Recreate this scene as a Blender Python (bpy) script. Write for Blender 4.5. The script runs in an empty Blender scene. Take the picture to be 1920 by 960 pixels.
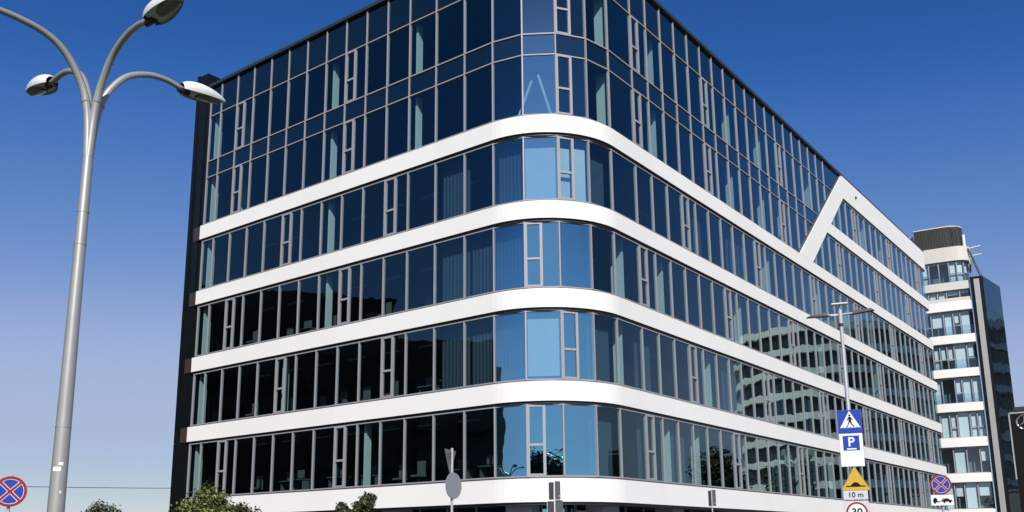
import bpy, math, random
from mathutils import Vector, Matrix
R_ = math.radians
random.seed(7)
sc = bpy.context.scene
col = sc.collection

# ------------------------------------------------------------------ camera, light, exposure
PITCH, ROLL, FPX, PPY = 0.20927, -0.0101, 1728.67, 652.5
cp, sp = math.cos(PITCH), math.sin(PITCH)
fw = Vector((0, cp, sp)); up0 = Vector((0, -sp, cp)); rt0 = Vector((1, 0, 0))
rt = rt0*math.cos(ROLL)+up0*math.sin(ROLL); up = -rt0*math.sin(ROLL)+up0*math.cos(ROLL)
EYE = Vector((0, 0, 1.6))
cd = bpy.data.cameras.new('camera'); cam = bpy.data.objects.new('camera', cd); col.objects.link(cam)
cam.matrix_world = Matrix(((rt.x, up.x, -fw.x, 0), (rt.y, up.y, -fw.y, 0), (rt.z, up.z, -fw.z, 1.6), (0, 0, 0, 1)))
cd.sensor_width = 36; cd.lens = FPX/1920*36; cd.shift_y = (PPY-480)/1920
cd.clip_start = 0.1; cd.clip_end = 9000
sc.camera = cam

SUN_AZ, SUN_EL = 174.0, 38.0          # clockwise from +Y
w = bpy.data.worlds.new('World'); sc.world = w; w.use_nodes = True
wn = w.node_tree.nodes; wl = w.node_tree.links
bgn = wn['Background']
sky = wn.new('ShaderNodeTexSky'); sky.sky_type = 'NISHITA'; sky.sun_disc = False
sky.sun_elevation = R_(SUN_EL); sky.sun_rotation = R_(SUN_AZ)
sky.altitude = 0; sky.air_density = 1.0; sky.dust_density = 0.1; sky.ozone_density = 3.0
hs = wn.new('ShaderNodeHueSaturation'); hs.inputs['Saturation'].default_value = 1.15
SKY_S = 0.075
sc1 = wn.new('ShaderNodeVectorMath'); sc1.operation = 'SCALE'; sc1.inputs['Scale'].default_value = SKY_S
cur = wn.new('ShaderNodeRGBCurve')
sc2 = wn.new('ShaderNodeVectorMath'); sc2.operation = 'SCALE'; sc2.inputs['Scale'].default_value = 1/SKY_S
CUR = {0: [(0.0529, .0273), (.063, .052), (.109, .175), (.184, .352), (.42, .44)],
       1: [(.119, .107), (.141, .15), (.227, .296), (.342, .445), (.56, .525)],
       2: [(.25, .352), (.283, .44), (.413, .597), (.533, .69), (.66, .70)]}
for ch, pts in CUR.items():
    c = cur.mapping.curves[ch]
    for x, y in pts: c.points.new(x, y)
cur.mapping.extend = 'EXTRAPOLATED'; cur.mapping.use_clip = False; cur.mapping.update()
wl.new(sky.outputs[0], hs.inputs['Color']); wl.new(hs.outputs[0], sc1.inputs[0]); wl.new(sc1.outputs[0], cur.inputs['Color'])
wl.new(cur.outputs[0], sc2.inputs[0]); wl.new(sc2.outputs[0], bgn.inputs['Color'])
bgn.inputs['Strength'].default_value = SKY_S

sd = bpy.data.lights.new('sun', 'SUN'); sun = bpy.data.objects.new('sun', sd); col.objects.link(sun)
sd.energy = 5.0; sd.angle = R_(0.53); sd.color = (1.0, 0.96, 0.9)
sdir = Vector((math.sin(R_(SUN_AZ))*math.cos(R_(SUN_EL)), math.cos(R_(SUN_AZ))*math.cos(R_(SUN_EL)), math.sin(R_(SUN_EL))))
sun.rotation_euler = sdir.to_track_quat('Z', 'Y').to_euler()
sc.view_settings.view_transform = 'Standard'; sc.view_settings.look = 'None'
sc.view_settings.exposure = 0.0; sc.view_settings.gamma = 1.0
sc.render.engine = 'CYCLES'
try:
    sc.cycles.transparent_max_bounces = 16; sc.cycles.max_bounces = 8; sc.cycles.caustics_reflective = False
except Exception: pass

# ------------------------------------------------------------------ materials
def mat(name, color, rough=0.6, metal=0.0, noise=0.0, nscale=3.0, bump=0.0, spec=0.5, emit=None):
    m = bpy.data.materials.new(name); m.use_nodes = True
    nt = m.node_tree; b = nt.nodes['Principled BSDF']
    b.inputs['Base Color'].default_value = (*color, 1); b.inputs['Roughness'].default_value = rough
    b.inputs['Metallic'].default_value = metal
    b.inputs['Specular IOR Level'].default_value = spec
    if noise or bump:
        tc = nt.nodes.new('ShaderNodeTexCoord'); n = nt.nodes.new('ShaderNodeTexNoise')
        n.inputs['Scale'].default_value = nscale; n.inputs['Detail'].default_value = 6
        nt.links.new(tc.outputs['Object'], n.inputs['Vector'])
        if noise:
            mp = nt.nodes.new('ShaderNodeMapRange'); mp.inputs['To Min'].default_value = 1-noise; mp.inputs['To Max'].default_value = 1+noise
            mx = nt.nodes.new('ShaderNodeVectorMath'); mx.operation = 'SCALE'; mx.inputs[0].default_value = color
            nt.links.new(n.outputs[0], mp.inputs[0]); nt.links.new(mp.outputs[0], mx.inputs['Scale'])
            nt.links.new(mx.outputs[0], b.inputs['Base Color'])
        if bump:
            bp = nt.nodes.new('ShaderNodeBump'); bp.inputs['Strength'].default_value = bump; bp.inputs['Distance'].default_value = 0.02
            nt.links.new(n.outputs[0], bp.inputs['Height']); nt.links.new(bp.outputs[0], b.inputs['Normal'])
    return m

def glassmat(name, tint, ior, gcol=(1, 1, 1), back=None, wave=0.0012, wscale=0.9):
    """coated facade glass: a Fresnel share of mirror reflection over tinted see-through (or an opaque back)"""
    m = bpy.data.materials.new(name); m.use_nodes = True
    nt = m.node_tree; nt.nodes.clear()
    out = nt.nodes.new('ShaderNodeOutputMaterial'); mx = nt.nodes.new('ShaderNodeMixShader')
    if ior == 'coat':      # coated glass: strong head-on, weak near the polarising angle, strong at grazing view
        lw = nt.nodes.new('ShaderNodeLayerWeight'); lw.inputs[0].default_value = 0.5
        fr = nt.nodes.new('ShaderNodeFloatCurve'); c_ = fr.mapping.curves[0]
        c_.points[0].location = (0, .62); c_.points[1].location = (1, .95)
        for x, y in ((.06, .66), (.12, .54), (.18, .22), (.25, .13), (.45, .12), (.6, .24), (.72, .45), (.86, .66)): c_.points.new(x, y)
        fr.mapping.update(); nt.links.new(lw.outputs['Facing'], fr.inputs['Value'])
    else:
        lw = nt.nodes.new('ShaderNodeLayerWeight'); lw.inputs[0].default_value = 0.5
        fr = nt.nodes.new('ShaderNodeFloatCurve'); c_ = fr.mapping.curves[0]
        c_.points[0].location = (0, ior); c_.points[1].location = (1, .95)
        for x, y in ((.5, ior+.02), (.72, ior+.15), (.88, .5)): c_.points.new(x, y)
        fr.mapping.update(); nt.links.new(lw.outputs['Facing'], fr.inputs['Value'])
    gl = nt.nodes.new('ShaderNodeBsdfGlossy'); gl.inputs['Roughness'].default_value = 0.0; gl.inputs[0].default_value = (*gcol, 1)
    # head-on reflection takes the coating's blue, grazing reflection is neutral
    tr = nt.nodes.new('ShaderNodeMapRange'); tr.inputs['From Min'].default_value = 0.14; tr.inputs['From Max'].default_value = 0.40
    cm = nt.nodes.new('ShaderNodeMix'); cm.data_type = 'RGBA'; cm.inputs[6].default_value = (*gcol, 1); cm.inputs[7].default_value = (0.70, 0.93, 0.95, 1)
    nt.links.new(lw.outputs['Facing'], tr.inputs[0]); nt.links.new(tr.outputs[0], cm.inputs[0]); nt.links.new(cm.outputs[2], gl.inputs[0])
    if back is None:
        t = nt.nodes.new('ShaderNodeBsdfTransparent'); t.inputs[0].default_value = (*tint, 1)
    else:
        t = nt.nodes.new('ShaderNodeBsdfDiffuse'); t.inputs[0].default_value = (*back, 1)
    geo = nt.nodes.new('ShaderNodeNewGeometry')
    n = nt.nodes.new('ShaderNodeTexNoise'); n.inputs['Scale'].default_value = wscale; n.inputs['Detail'].default_value = 1.0
    bp = nt.nodes.new('ShaderNodeBump'); bp.inputs['Strength'].default_value = 1.0; bp.inputs['Distance'].default_value = wave*4
    nt.links.new(geo.outputs['Position'], n.inputs['Vector']); nt.links.new(n.outputs[0], bp.inputs['Height'])
    nt.links.new(bp.outputs[0], gl.inputs['Normal'])
    nt.links.new(fr.outputs[0], mx.inputs[0]); nt.links.new(t.outputs[0], mx.inputs[1]); nt.links.new(gl.outputs[0], mx.inputs[2])
    nt.links.new(mx.outputs[0], out.inputs[0])
    return m

M = {}
M['white'] = mat('white_panel', (0.86, 0.84, 0.80), 0.6, noise=0.035, nscale=0.5, spec=0.25)
def island_tone(m, amt):
    nt = m.node_tree; b = nt.nodes['Principled BSDF']; src = b.inputs['Base Color'].links[0].from_socket
    g = nt.nodes.new('ShaderNodeNewGeometry'); mr = nt.nodes.new('ShaderNodeMapRange'); v = nt.nodes.new('ShaderNodeVectorMath'); v.operation = 'SCALE'
    mr.inputs['To Min'].default_value = 1-amt; mr.inputs['To Max'].default_value = 1.0
    nt.links.new(g.outputs['Random Per Island'], mr.inputs[0]); nt.links.new(src, v.inputs[0]); nt.links.new(mr.outputs[0], v.inputs['Scale']); nt.links.new(v.outputs[0], b.inputs['Base Color'])
island_tone(M['white'], 0.035)
M['backing'] = mat('joint_backing', (0.10, 0.10, 0.10), 0.7)
M['flash'] = mat('dark_flashing', (0.045, 0.05, 0.055), 0.4, 0.3)
M['sill'] = mat('sill_metal', (0.16, 0.17, 0.18), 0.4, 0.6)
M['alu'] = mat('aluminium', (0.33, 0.32, 0.335), 0.6, 0.1, noise=0.06, nscale=1.5)
M['glass'] = glassmat('facade_glass', (0.62, 0.78, 0.82), 'coat', (0.35, 0.77, 0.98))
M['spandrel'] = glassmat('spandrel_glass', None, 'coat', (0.35, 0.77, 0.98), back=(0.004, 0.009, 0.014))
M['blackwall'] = mat('black_cladding', (0.006, 0.008, 0.009), 0.3, noise=0.3, nscale=1.0, spec=0.25)
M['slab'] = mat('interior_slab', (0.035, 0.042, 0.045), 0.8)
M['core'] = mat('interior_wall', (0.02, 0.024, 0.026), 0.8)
M['partition'] = mat('interior_partition', (0.55, 0.58, 0.54), 0.7)
M['furn'] = mat('office_furniture', (0.10, 0.10, 0.09), 0.6)
M['blind'] = mat('roller_blind', (0.74, 0.77, 0.80), 0.8, noise=0.08, nscale=2)
M['curtain'] = mat('grey_curtain', (0.035, 0.055, 0.075), 0.9, noise=0.2, nscale=3)
M['concrete'] = mat('concrete', (0.27, 0.27, 0.28), 0.8, noise=0.15, nscale=2, bump=0.2)
M['soffit'] = mat('soffit_panel', (0.09, 0.07, 0.06), 0.7)
M['roof'] = mat('roof_membrane', (0.12, 0.12, 0.12), 0.9)
M['galv'] = mat('galvanised_steel', (0.43, 0.42, 0.39), 0.40, 0.45, noise=0.12, nscale=4, bump=0.08)
M['greypole'] = mat('painted_steel', (0.50, 0.51, 0.53), 0.4, 0.3)
M['darksteel'] = mat('dark_steel', (0.05, 0.045, 0.045), 0.5, 0.2)
M['lampwhite'] = mat('lamp_cover_white', (0.74, 0.74, 0.72), 0.35, noise=0.05, nscale=9)
M['lampglass'] = mat('lamp_lens', (0.22, 0.20, 0.17), 0.15)
M['lampdark'] = mat('lamp_socket', (0.03, 0.025, 0.02), 0.5)
M['signblue'] = mat('sign_blue', (0.004, 0.045, 0.36), 0.45)
M['signred'] = mat('sign_red', (0.30, 0.008, 0.014), 0.45)
M['signwhite'] = mat('sign_white', (0.80, 0.80, 0.80), 0.45)
M['signyellow'] = mat('sign_yellow', (0.62, 0.38, 0.035), 0.45)
M['signblack'] = mat('sign_black', (0.006, 0.006, 0.006), 0.6, spec=0.2)
M['signgrey'] = mat('sign_plate_grey', (0.60, 0.60, 0.62), 0.5)
M['signback'] = mat('sign_back', (0.24, 0.25, 0.26), 0.5, 0.4, noise=0.12, nscale=12)
M['sticker'] = mat('sticker', (0.85, 0.85, 0.83), 0.6)
M['bark'] = mat('bark', (0.10, 0.075, 0.05), 0.9, noise=0.3, nscale=12, bump=0.5)
M['asphalt'] = mat('asphalt', (0.05, 0.05, 0.052), 0.9, noise=0.15, nscale=8, bump=0.2)
M['paving'] = mat('paving', (0.24, 0.235, 0.22), 0.85, noise=0.12, nscale=3)
M['grass'] = mat('grass_ground', (0.06, 0.085, 0.03), 0.95, noise=0.35, nscale=0.5)
M['kerb'] = mat('kerb_stone', (0.33, 0.33, 0.32), 0.8, noise=0.1, nscale=4)
M['paint'] = mat('road_paint', (0.75, 0.75, 0.73), 0.6)
M['drum'] = mat('plant_screen', (0.035, 0.032, 0.028), 0.55, noise=0.25, nscale=1.5)
M['chrome'] = mat('polished_metal', (0.75, 0.76, 0.78), 0.15, 0.9)
M['cable'] = mat('cable_rubber', (0.03, 0.03, 0.03), 0.7)
M['lightglass'] = glassmat('pale_window_glass', (0.80, 0.90, 0.92), 0.10, (0.85, 0.95, 1.0))
M['rail'] = glassmat('railing_glass', (0.74, 0.82, 0.88), 0.06, (0.9, 0.95, 1.0))
M['paleconc'] = mat('pale_cladding', (0.62, 0.59, 0.54), 0.7, noise=0.04, nscale=1)
M['reflwin'] = mat('dark_window_band', (0.02, 0.025, 0.028), 0.2)
M['reflwin2'] = mat('pale_curtained_window', (0.25, 0.30, 0.30), 0.5)
M['darkbld'] = mat('dark_brick', (0.028, 0.026, 0.024), 0.8, noise=0.2, nscale=1)

def leafmat(name, c):
    m = bpy.data.materials.new(name); m.use_nodes = True
    nt = m.node_tree; b = nt.nodes['Principled BSDF']; b.inputs['Roughness'].default_value = 0.45
    geo = nt.nodes.new('ShaderNodeNewGeometry'); rp = nt.nodes.new('ShaderNodeValToRGB')
    rp.color_ramp.elements[0].color = (c[0]*0.45, c[1]*0.5, c[2]*0.5, 1)
    rp.color_ramp.elements[1].color = (c[0]*1.7, c[1]*1.5, c[2]*1.5, 1)
    nt.links.new(geo.outputs['Random Per Island'], rp.inputs[0]); nt.links.new(rp.outputs[0], b.inputs['Base Color'])
    return m
M['leaf'] = leafmat('foliage', (0.085, 0.11, 0.022))
M['leafdark'] = leafmat('dark_foliage', (0.045, 0.055, 0.016))

# ------------------------------------------------------------------ helpers
class MB:
    def __init__(s): s.v = []; s.f = []; s.m = []; s.cm = 0; s.mats = []; s.smooth = False
    def use(s, m):
        if m not in s.mats: s.mats.append(m)
        s.cm = s.mats.index(m); return s
    def poly(s, pts):
        i = len(s.v); s.v += [tuple(p) for p in pts]; s.f.append(tuple(range(i, i+len(pts)))); s.m.append(s.cm)
    def grid(s, rows, close_u=False, close_v=False):
        i0 = len(s.v); nr = len(rows); nc = len(rows[0])
        for r in rows: s.v += [tuple(p) for p in r]
        for a in range(nr if close_v else nr-1):
            for b in range(nc if close_u else nc-1):
                a2 = (a+1) % nr; b2 = (b+1) % nc
                s.f.append((i0+a*nc+b, i0+a*nc+b2, i0+a2*nc+b2, i0+a2*nc+b)); s.m.append(s.cm)
    def prism(s, bottom, top):
        n = len(bottom); i = len(s.v); s.v += [tuple(p) for p in bottom]+[tuple(p) for p in top]
        s.f.append(tuple(range(i+n-1, i-1, -1))); s.m.append(s.cm)
        s.f.append(tuple(range(i+n, i+2*n))); s.m.append(s.cm)
        for k in range(n):
            k2 = (k+1) % n; s.f.append((i+k, i+k2, i+n+k2, i+n+k)); s.m.append(s.cm)
    def box(s, c0, c1, fr=None):
        x0, y0, z0 = c0; x1, y1, z1 = c1
        fr = fr or (lambda x, y, z: (x, y, z))
        b = [fr(x0, y0, z0), fr(x1, y0, z0), fr(x1, y1, z0), fr(x0, y1, z0)]
        t = [fr(x0, y0, z1), fr(x1, y0, z1), fr(x1, y1, z1), fr(x0, y1, z1)]
        s.prism(b, t)
    def tube(s, pts, rads, seg=16, caps=True):
        pts = [Vector(p) for p in pts]; n = len(pts)
        if not hasattr(rads, '__len__'): rads = [rads]*n
        rows = []; ref = Vector((0.31, 0.95, 0.05))
        for k in range(n):
            d = (pts[min(k+1, n-1)]-pts[max(k-1, 0)]).normalized()
            if abs(d.dot(ref)) > 0.95: ref = Vector((0.95, 0.1, 0.3))
            a = d.cross(ref).normalized(); b = d.cross(a).normalized()
            rows.append([pts[k]+(a*math.cos(2*math.pi*q/seg)+b*math.sin(2*math.pi*q/seg))*rads[k] for q in range(seg)])
        s.grid(rows, close_u=True)
        if caps:
            s.poly(rows[0][::-1]); s.poly(rows[-1])
    def build(s, name, parent=None, mats=None, smooth=False, loc=None, rotz=0, recalc=True):
        me = bpy.data.meshes.new(name); me.from_pydata(s.v, [], s.f)
        for m in (s.mats or [mats or M['white']]): me.materials.append(m)
        if s.mats: me.polygons.foreach_set('material_index', s.m)
        if smooth: me.polygons.foreach_set('use_smooth', [True]*len(me.polygons))
        me.update()
        try:
            if not recalc: raise ValueError
            import bmesh
            bm = bmesh.new(); bm.from_mesh(me); bmesh.ops.recalc_face_normals(bm, faces=bm.faces); bm.to_mesh(me); bm.free()
        except Exception: pass
        if smooth:
            try: me.set_sharp_from_angle(angle=R_(40))
            except Exception: pass
        o = bpy.data.objects.new(name, me); col.objects.link(o)
        if parent: o.parent = parent
        if loc is not None: o.location = loc
        o.rotation_euler.z = rotz
        return o

def tag(o, label=None, cat=None, group=None, kind=None):
    if label: o['label'] = label
    if cat: o['category'] = cat
    if group: o['group'] = group
    if kind: o['kind'] = kind
    return o
def empty(name, loc=(0, 0, 0), rz=0):
    o = bpy.data.objects.new(name, None); col.objects.link(o); o.location = loc; o.rotation_euler.z = rz; o.empty_display_size = 0.3
    return o
def text_mesh(body, size, m, parent, loc, name='lettering', extrude=0.002, sx=1.0):
    cu = bpy.data.curves.new(name, 'FONT'); cu.body = body; cu.size = size; cu.extrude = extrude
    cu.align_x = 'CENTER'; cu.align_y = 'CENTER'; cu.offset = size*0.018
    t = bpy.data.objects.new('tmp', cu); col.objects.link(t)
    dg = bpy.context.evaluated_depsgraph_get(); me = bpy.data.meshes.new_from_object(t.evaluated_get(dg))
    bpy.data.objects.remove(t)
    me.materials.clear(); me.materials.append(m)
    me.transform(Matrix.Rotation(math.pi/2, 4, 'X') @ Matrix.Diagonal((sx, 1, 1, 1)))
    o = bpy.data.objects.new(name, me); col.objects.link(o); o.parent = parent; o.location = loc
    return o
def project(P):
    q = Vector(P)-EYE; d = q.dot(fw)
    if d < 0.1: return None
    return 960+FPX*q.dot(rt)/d, PPY-FPX*q.dot(up)/d

# ------------------------------------------------------------------ ground, roads
def sheet(name, pts, z, m, thick=None, kind='structure'):
    b = MB()
    if thick is None: b.poly([(x, y, z) for x, y in pts])
    else: b.prism([(x, y, z-thick) for x, y in pts], [(x, y, z) for x, y in pts])
    o = b.build(name, mats=m); tag(o, kind=kind); return o

# building frame: facade plan axes
THL, THR = -0.64752, 0.92328
tL = Vector((math.cos(THL), math.sin(THL), 0)); tR = Vector((math.cos(THR), math.sin(THR), 0))
nL = Vector((math.sin(THL), -math.cos(THL), 0)); nR = Vector((math.sin(THR), -math.cos(THR), 0))
COR = Vector((2.162, 33.603, 0))
RAD = 3.65; H = RAD*math.pi/4
CEN = COR - tL*RAD + tR*RAD
def P(s, off=0.0, z=0.0):
    if s <= -H: q = COR - tL*(RAD + (-H-s)) + nL*off
    elif s >= H: q = COR + tR*(RAD + (s-H)) + nR*off
    else:
        th = (s+H)/RAD; q = CEN + (nL*math.cos(th)+nR*math.sin(th))*(RAD+off)
    return Vector((q.x, q.y, z))
def sa(a): return -H-(a-RAD)
def sb(b): return H+(b-RAD)
def plan(a, b):      # a metres along left facade direction, b along the right one (from the corner)
    q = COR - tL*a + tR*b; return (q.x, q.y)

tag(sheet('ground', [(-3000, -3000), (3000, -3000), (3000, 3000), (-3000, 3000)], 0, M['grass']), kind='structure')
LN = -1
def offs(u, off, side):   # points along facade directions pushed outward
    if side == 'L': q = COR - tL*u + nL*off
    else: q = COR + tR*u + nR*off
    return (q.x, q.y)
def cornerpt(o1, o2): q = COR + nL*o1 + nR*o2; return (q.x, q.y)
# pavement around the building, street in front
sheet('pavement', [offs(60, 4.5, 'L'), cornerpt(4.5, 4.5), offs(120, 4.5, 'R'), plan(0, 120), plan(60, 120), plan(60, 0)], 0.12, M['paving'], 0.11)
sheet('road', [offs(90, 4.7, 'L'), cornerpt(4.7, 4.7), offs(140, 4.7, 'R'), offs(140, 16, 'R'), cornerpt(26, 16), offs(90, 26, 'L')], 0.004, M['asphalt'])
b = MB()
for (p, q) in ((offs(60, 4.5, 'L'), cornerpt(4.5, 4.5)), (cornerpt(4.5, 4.5), offs(120, 4.5, 'R'))):
    p = Vector((*p, 0)); q = Vector((*q, 0)); d = (q-p).normalized(); n = Vector((d.y, -d.x, 0))
    b.box((0, 0.003, 0.0), ((q-p).length, 0.16, 0.125), lambda x, y, z, p=p, d=d, n=n: tuple(p+d*x+n*y+Vector((0, 0, z))))
tag(b.build('kerb', mats=M['kerb']), kind='structure')
b = MB()
for k in range(20):
    p = Vector((*cornerpt(15, 10), 0)); 
    b.poly([tuple(p - tL*(u) + nL*o + Vector((0, 0, 0.008))) for u, o in ((k*4, 0), (k*4+2, 0), (k*4+2, .14), (k*4, .14))])
    b.poly([tuple(p + tR*(u) + nR*o + Vector((0, 0, 0.008))) for u, o in ((k*4+6, 0), (k*4+8, 0), (k*4+8, .14), (k*4+6, .14))])
tag(b.build('road_marking', mats=M['paint']), kind='structure')

# ------------------------------------------------------------------ the office building
bld = empty('office_building', (COR.x, COR.y, 0))
tag(bld, 'large glass office building with white bands, rounded corner and black end wall', 'building')
bld_inv = Matrix.Translation((-COR.x, -COR.y, 0))
def bb(mb, name, parent=bld, mats=None, smooth=False, recalc=True):
    if parent is bld:
        o = mb.build(name, bld, mats, smooth, recalc=recalc); o.matrix_parent_inverse = bld_inv
    else:
        o = mb.build(name, parent, mats, smooth)
    return o

AEND, BEND = 24.05, 58.35
MULL_L = [AEND-0.12, 22.95, 21.5, 20.07, 18.62, 17.18, 15.73, 14.27, 12.83, 11.39, 9.96, 8.52, 6.88, 5.22]
SM = [sa(a) for a in MULL_L] + [-H, -H/2, 0, H/2, H] + [sb(5.72), sb(7.2)] + [sb(7.2+1.4565*k) for k in range(1, 36)]
SM = sorted(SM)
SEND = SM[-1]
def svals(s0, s1):
    out = [s0]
    k = -H
    while k <= H+1e-6:
        if s0 < k < s1: out.append(k)
        k += H/12
    for k in (-H, H):
        if s0 < k < s1 and min(abs(k-q) for q in out) > 1e-4: out.append(k)
    out.append(s1); return sorted(out)
def sweep(mb, s0, s1, sect):
    rows = [[P(s, o, z) for o, z in sect] for s in svals(s0, s1)]
    mb.grid(rows, close_u=True); mb.poly(rows[0][::-1]); mb.poly(rows[-1])

BANDS = {'E': (3.13, 4.01), 'D': (6.97, 7.74), 'C': (10.68, 11.45), 'B': (14.37, 15.11), 'A': (18.06, 18.84)}
SL = sa(AEND+0.02)
def band(z0, z1, sa0, sa1):
    m = MB(); m.use(M['backing'])
    sweep(m, sa0, sa1, [(-0.30, z0+0.005), (-0.012, z0+0.005), (-0.012, z1-0.005), (-0.30, z1-0.005)])
    m.use(M['white'])
    cuts = [sa0]+[s for i, s in enumerate(SM) if sa0+0.6 < s < sa1-0.6 and (abs(s) <= H+0.01 or i % 2 == 0)]+[sa1]
    for i in range(len(cuts)-1):
        g = 0.004
        sweep(m, cuts[i]+g, cuts[i+1]-g, [(-0.010, z0), (0.03, z0), (0.03, z1), (-0.010, z1)])
    return m
for k, (z0, z1) in BANDS.items():
    o = bb(band(z0, z1, SL, SEND+0.25), 'white_band')
    m = MB(); sweep(m, SL+0.01, SEND+0.25, [(-0.22, z1+0.002), (0.0, z1+0.002), (0.0, z1+0.035), (-0.22, z1+0.06)]); bb(m, 'sill', mats=M['sill'] if k in 'DE' else M['flash'])
    m = MB(); sweep(m, SL+0.01, SEND+0.2, [(-0.31, z0-0.10), (-0.06, z0-0.10), (-0.06, z0-0.002), (-0.31, z0-0.002)]); bb(m, 'window_head', mats=M['flash'])

# diagonal and upper right bands (polygons in b,z)
def fo(z): return 25.75+(z-18.84)*1.186
def fi(z): return 28.05+(z-18.84)*1.150
def bz_prism(mb, pts, o0, o1):
    mb.prism([tuple(COR+tR*b_+nR*o0+Vector((0, 0, z))) for b_, z in pts], [tuple(COR+tR*b_+nR*o1+Vector((0, 0, z))) for b_, z in pts])
BE = BEND+0.2
m = MB(); bz_prism(m, [(fo(18.85), 18.85), (fi(18.85), 18.85), (fi(25.42), 25.42), (fo(25.42), 25.42)], -0.30, 0.03)
bb(m, 'diagonal_band', mats=M['white'])
m = MB(); bz_prism(m, [(fo(25.423), 25.423), (BE, 25.423), (BE, 27.16), (fo(27.16), 27.16)], -0.30, 0.03); bb(m, 'white_band', mats=M['white'])
m = MB(); bz_prism(m, [(fi(21.74)+0.002, 21.74), (BE, 21.74), (BE, 22.6), (fi(22.6)+.002, 22.6)], -0.30, 0.027); bb(m, 'white_band', mats=M['white'])
m = MB()
for z0 in (21.74, 25.423): bz_prism(m, [(fi(z0-.1)+.005, z0-0.10), (BE, z0-0.10), (BE, z0-0.002), (fi(z0)+.01, z0-0.002)], -0.31, -0.06)
bb(m, 'window_head', mats=M['flash'])
m = MB(); bz_prism(m, [(fo(18.86)-0.16, 18.86), (fo(18.86)-0.004, 18.86), (fo(27.1)-0.004, 27.1), (fo(27.1)-0.16, 27.1)], -0.25, -0.02); bb(m, 'diagonal_flashing', mats=M['sill'])
m = MB(); m.use(M['darksteel']); q = COR+tR*38.6+Vector((0, 0, 26.35)); m.tube([q+nR*0.0, q+nR*0.12], 0.10, 12); bb(m, 'round_vent')
# roof edge
m = MB(); sweep(m, SL, sb(fo(27.22)), [(-0.35, 27.10), (0.04, 27.10), (0.04, 27.27), (-0.35, 27.27)]); bb(m, 'roof_edge', mats=M['flash'])
m = MB(); bz_prism(m, [(fo(27.22)+0.003, 27.163), (BE, 27.163), (BE, 27.25), (fo(27.22)+.003, 27.25)], -0.35, 0.05); bb(m, 'roof_edge', mats=M['flash'])

# floor slabs, roof, core
def footprint(inset):
    pts = [P(s, -inset, 0) for s in svals(SL, SEND+0.18)]
    pts = [(p.x, p.y) for p in pts]
    pts += [plan(RAD+18, BEND), plan(AEND, BEND)][0:0]
    e1 = plan(19.5, BEND+0.15); e2 = plan(AEND, 20.0)
    mid = plan(19.5, 20.0)
    return pts + [e1, mid, e2]
for k, (z0, z1) in list(BANDS.items())[1:]+[('U1', (21.72, 22.5)), ('U2', (25.43, 26.9))]:
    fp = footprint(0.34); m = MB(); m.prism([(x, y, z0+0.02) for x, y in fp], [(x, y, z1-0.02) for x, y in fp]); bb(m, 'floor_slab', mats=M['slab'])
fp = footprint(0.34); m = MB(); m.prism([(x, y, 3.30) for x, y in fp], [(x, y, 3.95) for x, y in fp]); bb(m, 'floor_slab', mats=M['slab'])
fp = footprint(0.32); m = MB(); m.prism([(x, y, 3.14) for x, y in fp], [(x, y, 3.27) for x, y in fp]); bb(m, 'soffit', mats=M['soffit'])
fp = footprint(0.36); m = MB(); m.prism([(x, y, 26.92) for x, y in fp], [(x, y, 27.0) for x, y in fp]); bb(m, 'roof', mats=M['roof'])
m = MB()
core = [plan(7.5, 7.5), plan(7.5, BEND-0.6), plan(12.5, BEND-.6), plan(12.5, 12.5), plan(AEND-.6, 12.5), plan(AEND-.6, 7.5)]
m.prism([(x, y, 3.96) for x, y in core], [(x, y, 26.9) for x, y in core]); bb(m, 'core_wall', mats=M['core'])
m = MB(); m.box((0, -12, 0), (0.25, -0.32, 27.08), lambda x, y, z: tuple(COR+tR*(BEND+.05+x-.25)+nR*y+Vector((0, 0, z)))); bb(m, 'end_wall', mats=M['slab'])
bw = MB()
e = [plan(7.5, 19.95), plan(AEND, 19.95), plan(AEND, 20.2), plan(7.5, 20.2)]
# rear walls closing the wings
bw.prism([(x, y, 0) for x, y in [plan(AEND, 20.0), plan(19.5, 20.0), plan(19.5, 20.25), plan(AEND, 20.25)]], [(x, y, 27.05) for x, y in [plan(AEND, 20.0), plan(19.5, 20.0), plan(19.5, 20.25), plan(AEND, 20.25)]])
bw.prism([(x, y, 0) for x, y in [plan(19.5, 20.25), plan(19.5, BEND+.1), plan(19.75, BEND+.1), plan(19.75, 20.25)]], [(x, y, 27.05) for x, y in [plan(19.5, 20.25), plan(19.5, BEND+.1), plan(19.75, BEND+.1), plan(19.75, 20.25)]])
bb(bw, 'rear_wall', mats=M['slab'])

# black end wall on the left
m = MB(); m.use(M['blackwall'])
fL = lambda x, y, z: tuple(COR-tL*x+nL*y+Vector((0, 0, z)))
m.box((AEND+0.02, -19.9, 0), (AEND+0.30, -0.14, 27.6), fL)
zz = [0, 3.1, 6.95, 10.66, 14.35, 18.05, 21.7, 25.4, 28.15]
for i in range(len(zz)-1):
    m.box((AEND+0.32, -1.4, zz[i]+(0.008 if i else 0)), (25.0, -0.06, zz[i+1]-0.008), fL)
    m.box((25.002, -16.0, zz[i]+(0.008 if i else 0)), (25.22, 0.04, zz[i+1]-0.008), fL)
bb(m, 'black_end_wall')
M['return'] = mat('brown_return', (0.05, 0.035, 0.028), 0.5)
for k, (z0, z1) in BANDS.items():
    if k == 'E': continue
    m = MB(); m.box((AEND+0.06, -0.13, z0), (24.75, -0.02, z1), fL); bb(m, 'band_return', mats=M['return'])

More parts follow.
